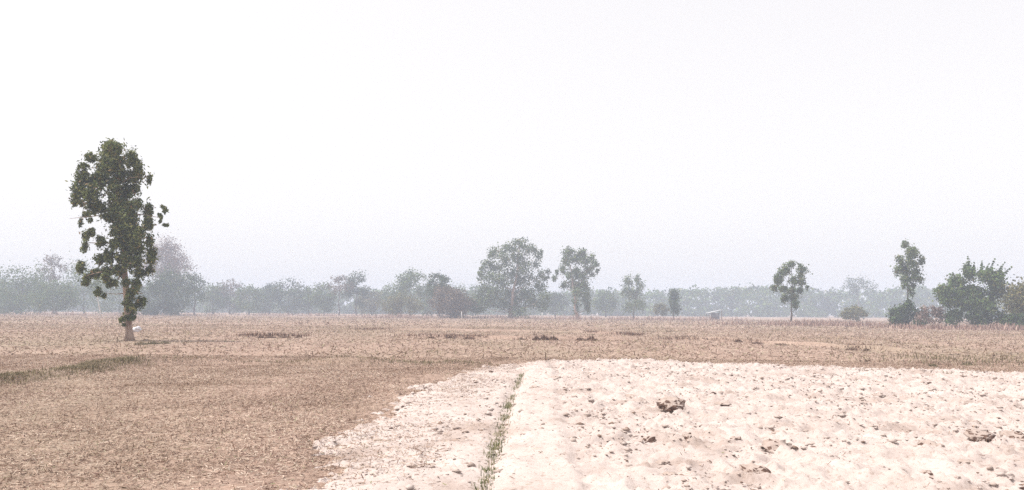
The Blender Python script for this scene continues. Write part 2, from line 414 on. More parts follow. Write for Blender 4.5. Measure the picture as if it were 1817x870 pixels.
bank_grass(B3, 700, .3, .22, .03, RUST, 'rusty dry grass on the short bank', 109)
EDGE = polyline([(1080, 644), (1300, 652), (1500, 661), (1650, 668), (1830, 672)])
bank_grass(EDGE, 2600, .22, .10, .014, OLIVE, 'olive grass where pale soil meets stubble', 111, (.45, .8))
PATCH = polyline([(1500, 640), (1600, 638), (1680, 636), (1740, 645), (1830, 640)])
bank_grass(PATCH, 4200, 1.5, .11, .018, OLIVE, 'olive grass patch behind the pale soil', 113, (.4, .8))
# weeds at the foot of the far trees
def weeds(a, b, n, h, mat, label, sd_):
    x, y, z, t = along(polyline([a, b]), n, sd_, lambda p, q: np.zeros(len(p)))
    k = fbm(x * .12, y * .12, 301, 3) > RNG.uniform(.3, .75, len(x)); x, y, z = x[k], y[k], z[k]
    V, T, I = blades(x, y, z, RNG.uniform(.2, 1.3, len(x)) * h * (.25 + 1.3 * fbm(x * .2, y * .2, 303, 2)), np.full(len(x), .10), 1.0)
    tag(mesh('dry_weeds', V, T, I, mat), label, kind='stuff')
weeds((1360, 577), (1600, 579), 5000, .75, PINKDRY, 'reddish dry weeds between the lone trees', 6)
weeds((1000, 567), (1300, 569), 3200, 1.0, PINKDRY, 'pinkish dry weeds before the far wood', 5)
weeds((640, 564), (1000, 566), 3200, 1.0, PINKDRY, 'pinkish dry weeds before the big eucalyptus', 5)
weeds((0, 559), (640, 561), 4200, 1.0, PINKDRY, 'pinkish dry weeds before the hazy trees', 6)
weeds((1600, 583), (1830, 586), 2200, .6, PINKDRY, 'reddish dry weeds below the bamboo', 3)

# ------------------------------------------------------------------ trees
def leaf_cloud(C, R, n, size, droop=.3, hollow=.35, aspect=1.0, flat=.5, sub=22, sig=.17, spray=.35):
    """n leaf quads spread through clumps with centres C (k,3) and radii R (k,3)"""
    C = np.asarray(C, float); R = np.asarray(R, float); vol = (R.prod(1)) ** (2 / 3); k = RNG.choice(len(C), n, p=vol / vol.sum())
    # a few twigs' worth of sub-clumps in each clump
    D = RNG.normal(0, 1, (len(C), sub, 3)); D /= np.linalg.norm(D, axis=2)[..., None]
    D *= (hollow + (1 - hollow) * RNG.random((len(C), sub, 1)) ** .6)
    # each sub-clump is a drooping spray
    U = RNG.normal(0, .6, (len(C), sub, 3)) + D * .5 + np.array([0, 0, -.55 - droop]); U /= np.linalg.norm(U, axis=2)[..., None]
    S_ = RNG.uniform(.35, 1.5, (len(C), sub, 1)) * spray
    j = RNG.integers(0, sub, n); P = D[k, j] * .78 + U[k, j] * S_[k, j] * RNG.uniform(-.6, 1.0, (n, 1)) + RNG.normal(0, 1, (n, 3)) * np.where(RNG.random((n, 1)) < .12, .42, sig)
    P = C[k] + P * R[k]; P[:, 2] -= droop * np.abs(RNG.normal(0, .3, n)) * R[k, 2]
    O = (P - C[k]) / R[k]; O /= np.linalg.norm(O, axis=1)[:, None] + 1e-6
    nrm = RNG.normal(0, .75, (n, 3)) + O * 1.1 + np.array([0, 0, flat * .6]); nrm /= np.linalg.norm(nrm, axis=1)[:, None]
    a = np.cross(nrm, RNG.normal(0, 1, (n, 3))); a[:, 2] -= droop; a -= nrm * (a * nrm).sum(1)[:, None]
    a /= np.linalg.norm(a, axis=1)[:, None]; b = np.cross(nrm, a)
    s = size * RNG.uniform(.55, 1.35, n)[:, None] / 2
    A, B = a * s * aspect, b * s / aspect
    V = np.stack([P - A, P - B * .9, P + A, P + B], 1).reshape(-1, 3)
    return V, np.arange(4 * n)

def auto_clumps(c, r, n, rel=(.28, .46), shell=.6):
    D = RNG.normal(0, 1, (n, 3)); D /= np.linalg.norm(D, axis=1)[:, None]
    D[:5] = [(0, 0, 1), (.5, 0, .8), (-.55, .1, .75), (1, 0, .15), (-1, 0, .1)]
    D *= (shell + (1 - shell) * RNG.random((n, 1))) * .78; D[:5] *= 1.08 / np.maximum(np.linalg.norm(D[:5], axis=1)[:, None], .1) * .8
    rr = RNG.uniform(rel[0] * .8, rel[1] * 1.1, (n, 1)) * np.array([1, 1, .85])
    return np.asarray(c) + D * r, rr * np.mean(r) * np.array([1, 1, 1.0])

def px_clumps(L, dist, depth=.9):
    C, R = [], []
    for (cx, cy, rx, ry) in L:
        p = at(cx, cy, dist); m = dist / F_PX
        C.append(p + np.array([0, RNG.normal(0, 1) * depth, 0])); R.append((rx * m, (rx + ry) / 2 * m, ry * m))
    return np.array(C), np.array(R)

def trunk_mb(base, top, rad, C, nlimb, lean=.0, wig=.25, limb_r=.35):
    mb = MB(); base = np.asarray(base, float); top = np.asarray(top, float)
    ts = np.linspace(0, 1, 7); pts = base + (top - base) * ts[:, None]
    pts[1:-1, :2] += RNG.normal(0, wig, (5, 2)) * rad * 2
    pts[0, 2] -= .15
    mb.tube(pts, rad * np.interp(ts, [0, .06, .5, 1], [1.45, 1, .62, .16]), 8, .06)
    if nlimb:
        for c in C[RNG.permutation(len(C))[:nlimb]]:
            f = np.clip((c[2] - base[2]) / (top[2] - base[2]) - RNG.uniform(.12, .3), .08, .9)
            s = np.array([np.interp(f, ts, pts[:, q]) for q in range(3)]); mid = s + (c - s) * .55; mid[2] -= .06 * np.linalg.norm(c - s)
            r = rad * np.interp(f, [0, 1], [.9, .25]) * limb_r
            mb.tube([s, mid, c], [r, r * .7, r * .25], 5)
    return mb

def tree(name, label, cx, dist, crown=None, clumps=None, n=2600, leaf=.45, mat=MID, bark=BARK_DARK, rad=.22, nclump=20, cat='tree', group=None,
         nlimb=6, lean=0, droop=.3, hollow=.35, rel=(.28, .46), depth=None, base_px=None, extra=None, sig=.2):
    m = dist / F_PX; b = at(base_px if base_px else cx, 553, dist); base = np.array([b[0], dist, float(gz(b[0], dist))])
    root = tag(empty(name, base), label, cat, group)
    if clumps: C, R = px_clumps(clumps, dist, depth if depth else 12 * m)
    else:
        ex, top, bot, hw = crown; p = at(ex, (top + bot) / 2, dist)
        C, R = auto_clumps(p, np.array([hw * m, hw * m * .95, (bot - top) / 2 * m]), nclump, rel)
    R[:, 2] = np.maximum(R[:, 2], .1); C[:, 2] = np.maximum(C[:, 2], R[:, 2] * .75 + .05)
    V, I = leaf_cloud(C, R * (1.2 if clumps else 1.22), int(n * 1.4), leaf * .86, droop, hollow, sig=max(sig, .2 if mat is EUC_FAR else .17), spray=.5)
    V[:, 2] = np.maximum(V[:, 2], .02)
    if extra is not None: V2, I2 = extra(C, R, m); I = np.concatenate([I, I2 + len(V)]); V = np.concatenate([V, V2])
    mesh('crown', V - base, 4, I, mat, root)
    top = C[np.argmax(C[:, 2])]
    trunk_mb(np.zeros(3), np.array([top[0] - base[0], (top[1] - base[1]) * .5, top[2] - base[2]]), rad, C - base, nlimb).build('trunk', bark, root, True)
    return root

# the lone eucalyptus on the stubble, limb by limb
RNG = np.random.default_rng(21)
D0 = gpt(231, 605)[1]
m0 = D0 / F_PX
LONE = [(200, 263, 24, 11), (182, 277, 22, 13), (222, 272, 18, 13), (172, 295, 20, 14), (205, 292, 24, 17), (240, 286, 12, 17), (250, 300, 8, 10),
        (158, 318, 13, 17), (178, 322, 20, 19), (207, 318, 20, 17), (236, 312, 18, 16), (262, 318, 5, 11), (157, 343, 11, 17), (178, 348, 20, 17), (206, 342, 24, 16),
        (232, 336, 13, 12), (142, 350, 9, 7), (136, 361, 6, 8), (146, 362, 9, 11), (133, 395, 4, 9), (150, 383, 9, 5), (160, 394, 5, 5),
        (182, 372, 22, 14), (212, 368, 22, 14), (243, 366, 18, 12), (258, 378, 9, 15), (196, 388, 14, 12), (215, 395, 18, 16), (238, 388, 20, 16), (262, 396, 8, 14),
        (204, 412, 14, 14), (238, 414, 22, 17), (258, 418, 12, 17), (145, 420, 7, 10), (148, 437, 7, 12), (165, 416, 9, 9), (178, 428, 8, 9), (188, 436, 9, 8),
        (202, 436, 10, 11), (248, 440, 20, 16), (226, 442, 15, 16), (264, 452, 10, 14), (198, 456, 13, 14), (222, 462, 16, 13), (246, 466, 20, 16), (182, 464, 9, 11),
        (158, 478, 9, 12), (172, 488, 12, 11), (156, 496, 9, 9), (192, 484, 12, 12), (212, 484, 12, 10), (238, 486, 13, 11), (256, 480, 9, 10), (165, 506, 8, 6),
        (190, 504, 14, 9), (205, 496, 9, 8), (183, 521, 7, 9), (189, 529, 5, 5), (244, 505, 9, 10), (250, 518, 9, 8), (240, 526, 8, 10), (250, 538, 10, 11), (243, 550, 11, 9),
        (232, 540, 7, 7), (226, 558, 9, 8), (222, 570, 8, 7), (235, 566, 8, 6), (222, 580, 4, 3),
        (246, 296, 9, 12), (252, 310, 7, 9), (168, 284, 12, 9), (160, 300, 9, 9), (195, 258, 14, 8), (266, 400, 9, 12), (268, 430, 8, 13), (269, 462, 7, 11), (262, 370, 8, 8), (285, 374, 5, 4), (293, 372, 5, 4), (297, 379, 3, 5), (283, 386, 3, 4), (294, 390, 3, 5), (284, 401, 4, 3), (291, 402, 5, 3), (281, 395, 3, 4)]
b = gpt(230, 605); base = np.array([b[0], D0, float(gz(b[0], D0))])
lone = tag(empty('eucalyptus_tree', base), 'tall leafy eucalyptus standing alone on the stubble, its trunk clothed with low shoots', 'tree')
C, R = px_clumps([(a_, b_ - 4, c_, d_) for a_, b_, c_, d_ in LONE], D0, .5); C[:, 1] -= .12
C2, R2 = px_clumps([(206, 300, 12, 12), (210, 330, 12, 12), (212, 352, 12, 12), (214, 378, 12, 12), (218, 405, 12, 13), (220, 430, 11, 12), (222, 455, 11, 12), (219, 476, 9, 9), (232, 500, 7, 9), (234, 528, 6, 9), (225, 565, 7, 7)], D0, .05); C2[:, 1] -= .45
C, R = np.concatenate([C, C2]), np.concatenate([R, R2])
V, I = leaf_cloud(C, R * 1.06, 47000, .115, .5, .1, 1.5, sub=44, sig=.13, spray=.42)
mesh('crown', V - base, 4, I, EUC, lone)
tp = [(230, 607), (229, 590), (227, 560), (224, 520), (221, 480), (219, 430), (214, 380), (208, 330), (204, 285), (202, 262)]
tw = [at(x_, y_, D0) - base for x_, y_ in tp]; tw[0][2] = -.12; tr = [.27, .17, .16, .15, .14, .12, .095, .07, .04, .015]
mb = MB(); mb.tube(tw, tr, 10, .08); mb.build('trunk', BARK, lone, True)
for (s_, e_, r_) in [(4, (165, 490), .05), (4, (190, 504), .045), (5, (150, 430), .05), (5, (182, 432), .04), (5, (262, 450), .05), (6, (135, 355), .05), (6, (133, 390), .03), (6, (291, 388), .03),
                     (6, (258, 385), .045), (7, (160, 325), .045), (7, (242, 300), .04), (7, (262, 318), .02), (3, (248, 520), .035), (2, (245, 548), .03), (3, (185, 520), .025)]:
    a_, c_ = np.array(tw[s_]), at(*e_, D0) - base; c_[1] += RNG.normal(0, .5); md = a_ + (c_ - a_) * .5; md[2] += .12 * np.linalg.norm(c_ - a_) * RNG.uniform(-.5, 1)
    mb = MB(); mb.tube([a_, md, c_], [r_, r_ * .7, r_ * .3], 6, .05); mb.build('branch', BARK, lone, True)
# twigs carrying the sprays at the tree's sides
G = 'tall grey-green eucalyptus trees by the far field edge'

# big eucalyptus group in the middle distance
BIG = [(923, 430, 16, 10), (905, 440, 16, 11), (938, 440, 12, 10), (880, 443, 11, 9), (872, 453, 8, 8), (895, 455, 16, 12), (920, 455, 18, 14), (948, 443, 6, 8), (955, 452, 7, 9), (961, 447, 4, 8), (866, 466, 11, 10), (856, 478, 9, 9),
       (880, 474, 15, 13), (905, 478, 18, 14), (930, 474, 15, 14), (950, 468, 8, 8), (852, 490, 6, 9), (868, 490, 11, 11), (890, 496, 18, 14), (918, 498, 20, 14), (942, 492, 12, 11), (960, 485, 9, 7), (972, 481, 6, 5), (968, 494, 8, 7),
       (860, 510, 13, 12), (882, 516, 18, 14), (908, 520, 20, 16), (934, 516, 16, 14), (956, 508, 14, 11), (848, 526, 12, 11), (868, 532, 16, 12), (892, 538, 18, 12), (918, 540, 18, 12), (942, 534, 16, 12), (964, 528, 11, 13), (856, 544, 12, 9), (962, 544, 10, 8), (920, 555, 14, 8)]
tree('eucalyptus_tree', 'broad spreading grey-green eucalyptus, the widest tree at the far field edge', 905, 185, clumps=BIG, n=11000, leaf=.42, mat=EUC_FAR, bark=BARK, rad=.4, nlimb=16, droop=.4, hollow=.25)
SEC = [(1008, 446, 10, 9), (1030, 449, 10, 9), (1020, 458, 12, 8), (1004, 462, 9, 10), (1036, 462, 11, 9), (1050, 457, 6, 7), (1000, 476, 7, 8), (1054, 470, 7, 8), (1044, 478, 9, 9), (1058, 482, 4, 5), (1022, 478, 10, 7), (1030, 488, 13, 9),
       (1008, 488, 9, 7), (1052, 487, 6, 4), (990, 481, 4, 6), (984, 492, 4, 6), (1020, 502, 14, 10), (1038, 503, 10, 10), (1004, 505, 8, 7), (1024, 518, 10, 11), (1040, 524, 8, 14), (1022, 538, 6, 12), (1044, 545, 5, 10), (1024, 553, 5, 8)]
tree('eucalyptus_tree', 'upright grey-green eucalyptus with a knobbly crown, beside the broad one', 1026, 180, clumps=SEC, n=6000, leaf=.4, mat=EUC_FAR, bark=BARK, rad=.3, nlimb=12, droop=.4, hollow=.25)
THIRD = [(1405, 468, 10, 6), (1396, 478, 9, 8), (1412, 480, 9, 8), (1384, 484, 7, 7), (1424, 488, 5, 6), (1374, 492, 6, 7), (1390, 496, 9, 8), (1406, 498, 10, 8), (1420, 500, 8, 7), (1368, 509, 5, 4), (1376, 512, 5, 4), (1388, 512, 8, 6),
         (1410, 514, 10, 6), (1424, 513, 6, 6), (1438, 509, 3, 4), (1396, 528, 8, 7), (1408, 526, 9, 7), (1418, 540, 5, 7), (1404, 536, 5, 5)]
tree('eucalyptus_tree', 'small loose-crowned eucalyptus on a bare thin trunk among reddish weeds', 1403, 124, clumps=THIRD, n=4200, leaf=.28, mat=EUC_FAR, bark=BARK_DARK, rad=.13, nlimb=10, droop=.4, hollow=.25)
FOURTH = [(1611, 432, 7, 7), (1602, 446, 9, 9), (1620, 446, 8, 9), (1596, 462, 6, 10), (1612, 460, 7, 8), (1630, 462, 6, 9), (1596, 480, 6, 9), (1608, 480, 8, 9), (1626, 482, 8, 8), (1606, 496, 10, 8), (1624, 496, 7, 8), (1600, 506, 7, 5), (1616, 507, 7, 6), (1611, 520, 4, 7), (1612, 470, 9, 8), (1604, 472, 8, 8), (1618, 490, 9, 8), (1614, 450, 8, 8)]
tree('eucalyptus_tree', 'slender eucalyptus with a narrow pointed crown rising out of a bush', 1611, 112, clumps=FOURTH, n=3600, leaf=.26, mat=EUC_FAR, bark=BARK_DARK, rad=.13, nlimb=9, droop=.4, hollow=.25)
tree('shrub', 'dark bush round the foot of the slender eucalyptus', 1606, 109, clumps=[(1590, 555, 13, 9), (1606, 548, 12, 10), (1625, 556, 12, 11), (1578, 566, 9, 6), (1600, 568, 15, 8), (1626, 570, 12, 7), (1640, 562, 7, 6), (1612, 537, 5, 6)], n=3800, leaf=.3, mat=DARK, rad=.07, nclump=22, cat='bush')
BAM = [(1718, 480, 9, 14), (1735, 490, 14, 12), (1700, 498, 14, 13), (1752, 492, 14, 14), (1770, 496, 10, 14), (1680, 512, 14, 10), (1664, 516, 9, 8), (1705, 518, 16, 13), (1732, 514, 18, 15), (1760, 516, 14, 14), (1668, 528, 10, 8), (1690, 534, 16, 10), (1718, 540, 18, 14), (1745, 542, 16, 14),
       (1765, 538, 10, 13), (1700, 558, 14, 11), (1728, 562, 16, 12), (1750, 565, 14, 10), (1688, 566, 10, 8), (1770, 562, 8, 12)]
def plumes(C, R, m):
    Vs, Is, o = [], [], 0
    for (x0, y0, x1, y1) in [(1722, 490, 1717, 455), (1716, 490, 1712, 470), (1742, 488, 1742, 464), (1748, 488, 1755, 468), (1756, 490, 1764, 460), (1766, 494, 1782, 466), (1770, 500, 1795, 474), (1728, 488, 1728, 466), (1698, 500, 1690, 484)]:
        t = np.linspace(0, 1, 9); c = np.array([at(x0 + (x1 - x0) * q ** 1.2, y0 + (y1 - y0) * q, 102) for q in t]); r = np.repeat((np.interp(t, [0, 1], [5, 1.6]) * m)[:, None], 3, 1)
        v, i = leaf_cloud(c, r, 170, .24, .5, .1); Vs.append(v); Is.append(i + o); o += len(v)
    return np.concatenate(Vs), np.concatenate(Is)
tree('bamboo_clump', 'large dense bamboo clump with feathery tips at the field edge', 1725, 102, clumps=BAM, n=11000, leaf=.3, mat=MID, bark=BARK_DARK, rad=.1, nlimb=14, cat='bamboo', extra=plumes)
tree('shrub', 'low pale weedy shrub between the bush and the bamboo', 1655, 103, crown=(1655, 545, 582, 22), n=900, leaf=.26, mat=PINK, rad=.04, nclump=12, cat='bush')
tree('broadleaf_tree', 'yellowish-green tree standing beside the bamboo clump', 1822, 98, crown=(1828, 500, 578, 46), n=6000, leaf=.28, mat=YEL, rad=.16, nclump=26)
tree('shrub', 'dark low shrub under the yellowish tree', 1800, 96, crown=(1805, 560, 584, 26), n=1400, leaf=.26, mat=DARK, rad=.05, nclump=10, cat='bush')

# trees beyond the lone eucalyptus
H = 'hazy trees lined up beyond the stubble field'
tree('broadleaf_tree', 'rounded hazy green tree in front of the tall sparse pinkish one', 38, 205, crown=(38, 474, 562, 52), n=4200, leaf=.45, mat=MID, nclump=26, group=H)
tree('broadleaf_tree', 'tall sparse pinkish-topped tree rising above rounded green trees', 95, 222, crown=(95, 452, 505, 20), n=900, leaf=.42, mat=BROWN, nclump=14, group=H)
tree('broadleaf_tree', 'low hazy green tree below the sparse pinkish one', 100, 200, crown=(98, 498, 563, 40), n=3000, leaf=.45, mat=MID, nclump=20, group=H)
tree('broadleaf_tree', 'broad hazy tree adjoining the rounded green one at the end of the line', -14, 215, crown=(-10, 492, 562, 40), n=2800, leaf=.46, mat=MID, nclump=20, group=H)
tree('broadleaf_tree', 'hazy tree filling the gap between rounded green and sparse pinkish trees', 72, 230, crown=(70, 486, 560, 28), n=2400, leaf=.46, mat=DARK, nclump=18, group=H)
tree('broadleaf_tree', 'pale hazy tree behind the lone eucalyptus crown', 150, 245, crown=(145, 470, 560, 44), n=2800, leaf=.5, mat=MID, nclump=20, group=H)
tree('slender_tree', 'small tree on a thin whitish trunk behind the lone eucalyptus', 179, 150, clumps=[(176, 508, 7, 8), (184, 500, 8, 7), (170, 498, 6, 6)], n=420, leaf=.3, mat=MID, bark=BARK_PALE, rad=.11, nlimb=3)
tree('broadleaf_tree', 'hazy tree right behind the trunk of the lone eucalyptus', 212, 235, crown=(210, 490, 560, 48), n=2800, leaf=.5, mat=MID, nclump=20, group=H)
tree('broadleaf_tree', 'tallest of the hazy trees, with a brownish-pink bare crown', 295, 232, crown=(293, 426, 520, 40), n=6500, leaf=.42, mat=PINK, rad=.4, nclump=36, group=H)
tree('broadleaf_tree', 'dark dense tree below the tall brownish-pink crown', 305, 200, crown=(308, 478, 563, 45), n=4600, leaf=.44, mat=DARK, nclump=26, group=H)
tree('broadleaf_tree', 'dark low tree next to the trunk of the lone eucalyptus', 262, 196, crown=(262, 505, 563, 32), n=2600, leaf=.44, mat=DARK, nclump=18, group=H)
tree('broadleaf_tree', 'small dark tree at the shoulder of the tall brownish-pink one', 345, 215, crown=(345, 490, 560, 18), n=1300, leaf=.44, mat=DARK, nclump=12, group=H)
LINE = [(378, 506, 26, MID, 'pale low tree next to the small dark tree at the tall one\'s shoulder'), (408, 498, 30, BROWN, 'pale tree with a pinkish-brown top in the hazy line'),
        (442, 510, 28, MID, 'pale rounded tree between the pinkish-brown-topped tree and a narrow dark one'), (478, 504, 20, DARK, 'narrow dark bluish tree in the hazy line'),
        (512, 500, 32, DARK, 'broad dark bluish tree, the widest of the hazy line'), (548, 510, 26, MID, 'pale low tree adjoining the broad dark bluish one'),
        (575, 502, 18, MID, 'small pale tree adjoining the sparse see-through one'), (660, 518, 26, YEL, 'low yellowish-green tree adjoining the dense upright bluish one'),
        (692, 510, 26, MID, 'pale tree between a yellowish low tree and the domed green one'), (758, 506, 26, MID, 'pale tree between the domed green tree and the dark layered one'),
        (838, 506, 26, MID, 'pale tree between the low dark bush and the broad spreading eucalyptus'), (985, 520, 22, DARK, 'dark low tree between the two tall grey-green eucalyptuses'),
        (1075, 516, 20, MID, 'pale low tree between the upright eucalyptus and the two-topped tree')]
for (cx, top, hw, mt, lab) in LINE:
    tree('broadleaf_tree', lab, cx, 255 + RNG.uniform(-15, 25), crown=(cx, top, 560, hw), n=1900, leaf=.55, mat=mt, nclump=17, group=H, nlimb=3)
tree('broadleaf_tree', 'sparse see-through tree before the dense upright bluish one', 602, 240, crown=(602, 489, 530, 20), n=700, leaf=.42, mat=BROWN, nclump=12, group=H)
tree('broadleaf_tree', 'dense upright bluish tree standing above the hazy line', 633, 250, crown=(632, 486, 555, 22), n=2300, leaf=.5, mat=DARK, nclump=16, group=H)
tree('broadleaf_tree', 'pale green tree with a domed top, behind the dark layered one', 728, 235, crown=(728, 479, 560, 32), n=2600, leaf=.5, mat=MID, nclump=18, group=H)
tree('broadleaf_tree', 'dark tree with a layered flat-topped crown', 780, 192, clumps=[(776, 492, 14, 6), (790, 498, 12, 6), (766, 502, 10, 6), (782, 510, 18, 8), (770, 518, 12, 8), (796, 514, 14, 8)], n=1800, leaf=.42, mat=DARK, rad=.2, nlimb=6)
tree('shrub', 'broad brownish bush with dark hollows, in front of the dark layered tree', 798, 178, crown=(798, 513, 563, 38), n=4200, leaf=.4, mat=BROWN, rad=.12, nclump=24, cat='bush')
tree('shrub', 'low dark bush by the white post', 822, 182, crown=(826, 532, 563, 20), n=1500, leaf=.4, mat=DARK, rad=.08, nclump=12, cat='bush')
tree('broadleaf_tree', 'low yellowish tree before the pale domed one', 712, 205, crown=(712, 525, 562, 34), n=2200, leaf=.42, mat=YEL, rad=.14, nclump=16)
tree('eucalyptus_tree', 'far hazy tree with two pointed tops', 1124, 215, clumps=[(1114, 500, 9, 10), (1132, 496, 7, 8), (1136, 508, 9, 10), (1112, 516, 10, 10), (1128, 522, 13, 10), (1130, 540, 14, 10), (1120, 545, 10, 10)], n=2400, leaf=.42, mat=EUC_FAR, nlimb=6)
tree('slender_tree', 'slim dark tree with a rounded head before the far wood', 1195, 190, clumps=[(1194, 519, 9, 7), (1196, 530, 9, 8), (1192, 542, 7, 8), (1196, 552, 7, 7)], n=1500, leaf=.38, mat=DARK, rad=.15, nlimb=3)
tree('broadleaf_tree', 'far hazy tree with a wide umbrella crown above the wood', 1523, 330, crown=(1523, 494, 530, 28), n=1100, leaf=.6, mat=DARK, nclump=14, rad=.3)
tree('shrub', 'low yellowish shrub before the far wood', 1178, 205, crown=(1172, 540, 562, 12), n=700, leaf=.4, mat=YEL, rad=.06, nclump=9, cat='bush')
tree('shrub', 'yellow-green shrub below the umbrella-crowned tree', 1520, 160, crown=(1515, 545, 572, 22), n=1200, leaf=.38, mat=YEL, rad=.07, nclump=12, cat='bush')

# the far wood that reads as one mass
C, R = [], []
for px in np.arange(-120, 1960, 7.0):
    top = 510 + 20 * (fbm(px * .022, 0.4, 201, 3) - .5) + (5 if 330 < px < 1000 else 0) + (px - 908) * .004
    dd = RNG.uniform(350, 420); p = at(px, top, dd); hh = p[2]
    for z in (hh - 2.2, hh - 5.5, hh - 9, 1.8):
        C.append((p[0] + RNG.normal(0, 1.2), dd + RNG.normal(0, 6), max(z, 1.6) + RNG.normal(0, .7))); R.append((3.2, 3.2, 2.3))
V, I = leaf_cloud(np.array(C), np.array(R), 85000, 1.3, .3, .1, sub=8, sig=.36); V[:, 2] = np.maximum(V[:, 2], .02)
tag(mesh('far_woodland', V, 4, I, MID), 'far hazy wood closing the view behind the fields', kind='stuff')

# ------------------------------------------------------------------ small things in the field
def tuft(px, py, wpx, hpx, mat, label, group, n=150):
    p = gpt(px, py); m = p[1] / F_PX; w, h = wpx * m / 2, hpx * m
    a, r = RNG.uniform(0, 6.283, n), RNG.random(n) ** .6; x, y = w * r * np.cos(a), min(w, .45) * r * np.sin(a)
    z0 = gz(p[0] + x, p[1] + y)
    V, T, I = blades(x, y, z0 - float(gz(*p)) + .01, h * (1.15 - .85 * r) * RNG.uniform(.35, 1.25, n), np.full(n, max(.01, m * .8)), .85)
    ka = np.arange(14) * math.tau / 14; dome = [(0, 0, h * .3)]
    for f, q in ((.5, .2), (1.0, -.03)): dome += [(w * f * math.cos(a_), min(w, .45) * f * math.sin(a_), h * q) for a_ in ka]
    dome = np.array(dome) * RNG.uniform(.85, 1.15, (29, 1)); DF = [(0, 1 + i, 1 + (i + 1) % 14) for i in range(14)] + [(1 + i, 15 + i, 15 + (i + 1) % 14, 1 + (i + 1) % 14) for i in range(14)]
    I = np.concatenate([I, np.concatenate(DF) + len(V)]); T = np.concatenate([T, [len(q) for q in DF]]); V = np.concatenate([V, dome])
    o = mesh('grass_tuft', V, T, I, mat); o.location = (p[0], p[1], float(gz(*p))); return tag(o, label, 'grass tuft', group)
GT = 'dark dry grass tufts on the low bank'
for (x_, y_, w_, h_) in [(952, 604, 16, 10), (966, 604, 18, 14), (982, 604, 18, 11), (1030, 605, 20, 9), (1050, 605, 22, 11), (1072, 604, 20, 9)]:
    tuft(x_, y_, w_, h_, RUST, 'big dark reddish-brown dry tuft on the bank across the field', GT, 190)
for (x_, y_, w_, h_) in [(765, 601, 18, 6), (800, 601, 22, 7), (832, 602, 24, 7), (925, 603, 16, 6), (1310, 607, 16, 8), (1345, 610, 22, 6), (1388, 613, 22, 6), (1512, 622, 26, 7), (1538, 624, 14, 7)]:
    tuft(x_, y_, w_, h_, RUST, 'small brown dry tuft on the bank across the field', GT, 120)
for (x_, y_, w_, h_) in [(462, 600, 16, 6), (480, 600, 22, 7), (505, 600, 22, 6), (530, 600, 14, 6)]:
    tuft(x_, y_, w_, h_, RUST, 'small brown dry tuft on the short bank in the stubble', 'tufts on the short bank', 120)
for (x_, y_, w_, h_) in [(250, 612, 24, 9), (272, 611, 26, 8), (292, 610, 20, 6)]:
    tuft(x_, y_, w_, h_, OLIVE, 'low grey-green grass tuft beside the foot of the lone eucalyptus', 'tufts at the foot of the lone eucalyptus', 170)
for (x_, y_, w_, h_) in [(1548, 668, 22, 7), (1745, 674, 14, 6), (1757, 674, 10, 7), (1656, 650, 16, 8), (1718, 648, 22, 9), (1830, 660, 20, 8)]:
    tuft(x_, y_, w_, h_, OLIVE, 'olive grass tuft at the edge of the pale soil', 'tufts along the pale soil', 150)

def icos(sub=2):
    import bmesh
    bm = bmesh.new(); bmesh.ops.create_icosphere(bm, subdivisions=sub, radius=1)
    v = np.array([q.co[:] for q in bm.verts]); bm.verts.index_update(); f = [[q.index for q in fa.verts] for fa in bm.faces]; bm.free(); return v, np.array(f)
IV, IF = icos(3)
CL = 'upturned soil clods on the pale ploughed soil'
def clod(px, py, wpx, hpx, label, dark=.5, rot=0.0, tilt=.5):
    p = gpt(px, py); m = p[1] / F_PX; w, h = wpx * m / 2, max(hpx * m / 2, .02)
    q = IV * 1.7 + px; rn = .5 * (vn(q[:, 0] + q[:, 2], q[:, 1] - q[:, 2], 3) - .5) + .5 * (vn(q[:, 0] * 2.3 - q[:, 2] * 2, q[:, 1] * 2.3 + q[:, 2] * 2.2, 9) - .5)
    v = IV * (1 + .8 * rn[:, None] + .10 * RNG.normal(0, 1, (len(IV), 1)).clip(-1.4, 1.4))
    v = v * np.array([w, w * .75, h * .55]); v[:, 2] += h * .5 * (vn(v[:, 0] / w * 2.5 + px, v[:, 1] / w * 2.5 + py) - .5)
    v = v @ np.array(Matrix.Rotation(tilt, 3, 'X') @ Matrix.Rotation(rot, 3, 'Z')).T
    v[:, 2] -= v[:, 2].min() + .38 * h
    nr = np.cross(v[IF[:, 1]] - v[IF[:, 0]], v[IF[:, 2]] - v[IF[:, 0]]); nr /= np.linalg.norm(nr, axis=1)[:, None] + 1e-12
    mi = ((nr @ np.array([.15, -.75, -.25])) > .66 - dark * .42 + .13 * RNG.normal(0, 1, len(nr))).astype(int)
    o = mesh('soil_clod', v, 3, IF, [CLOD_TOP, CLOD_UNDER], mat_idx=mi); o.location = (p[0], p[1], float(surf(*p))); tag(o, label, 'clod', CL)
    if wpx > 40:      # dead roots fraying out of the big ones
        n = 110; x = RNG.uniform(-w, w, n) * .9; y = -w * RNG.uniform(.0, .75, n)
        V, T, I = blades(x, y, np.full(n, -.01), RNG.uniform(.3, 1.5, n) * h, np.full(n, .006), 1.1); mesh('dead_roots', V, T, I, RUST, o)
clod(1192, 745, 48, 22, 'broad brown slab of upturned turf on the pale soil', .8, .1)
clod(1150, 800, 30, 26, 'brown leaning turf clod with a ragged crest on the pale soil', .8, .5, .8)
clod(1380, 822, 54, 22, 'arched pale clod with brown hollow on the ploughed soil', .5, -.2)
clod(1342, 862, 50, 24, 'dark red-brown clod of roots on the pale soil', .9, -.4)
clod(1738, 798, 44, 14, 'long flat dark brown clod on the pale soil', .9, 0)
clod(1806, 793, 50, 18, 'big dark brown turf clod beside the long flat one', .9, -.15)
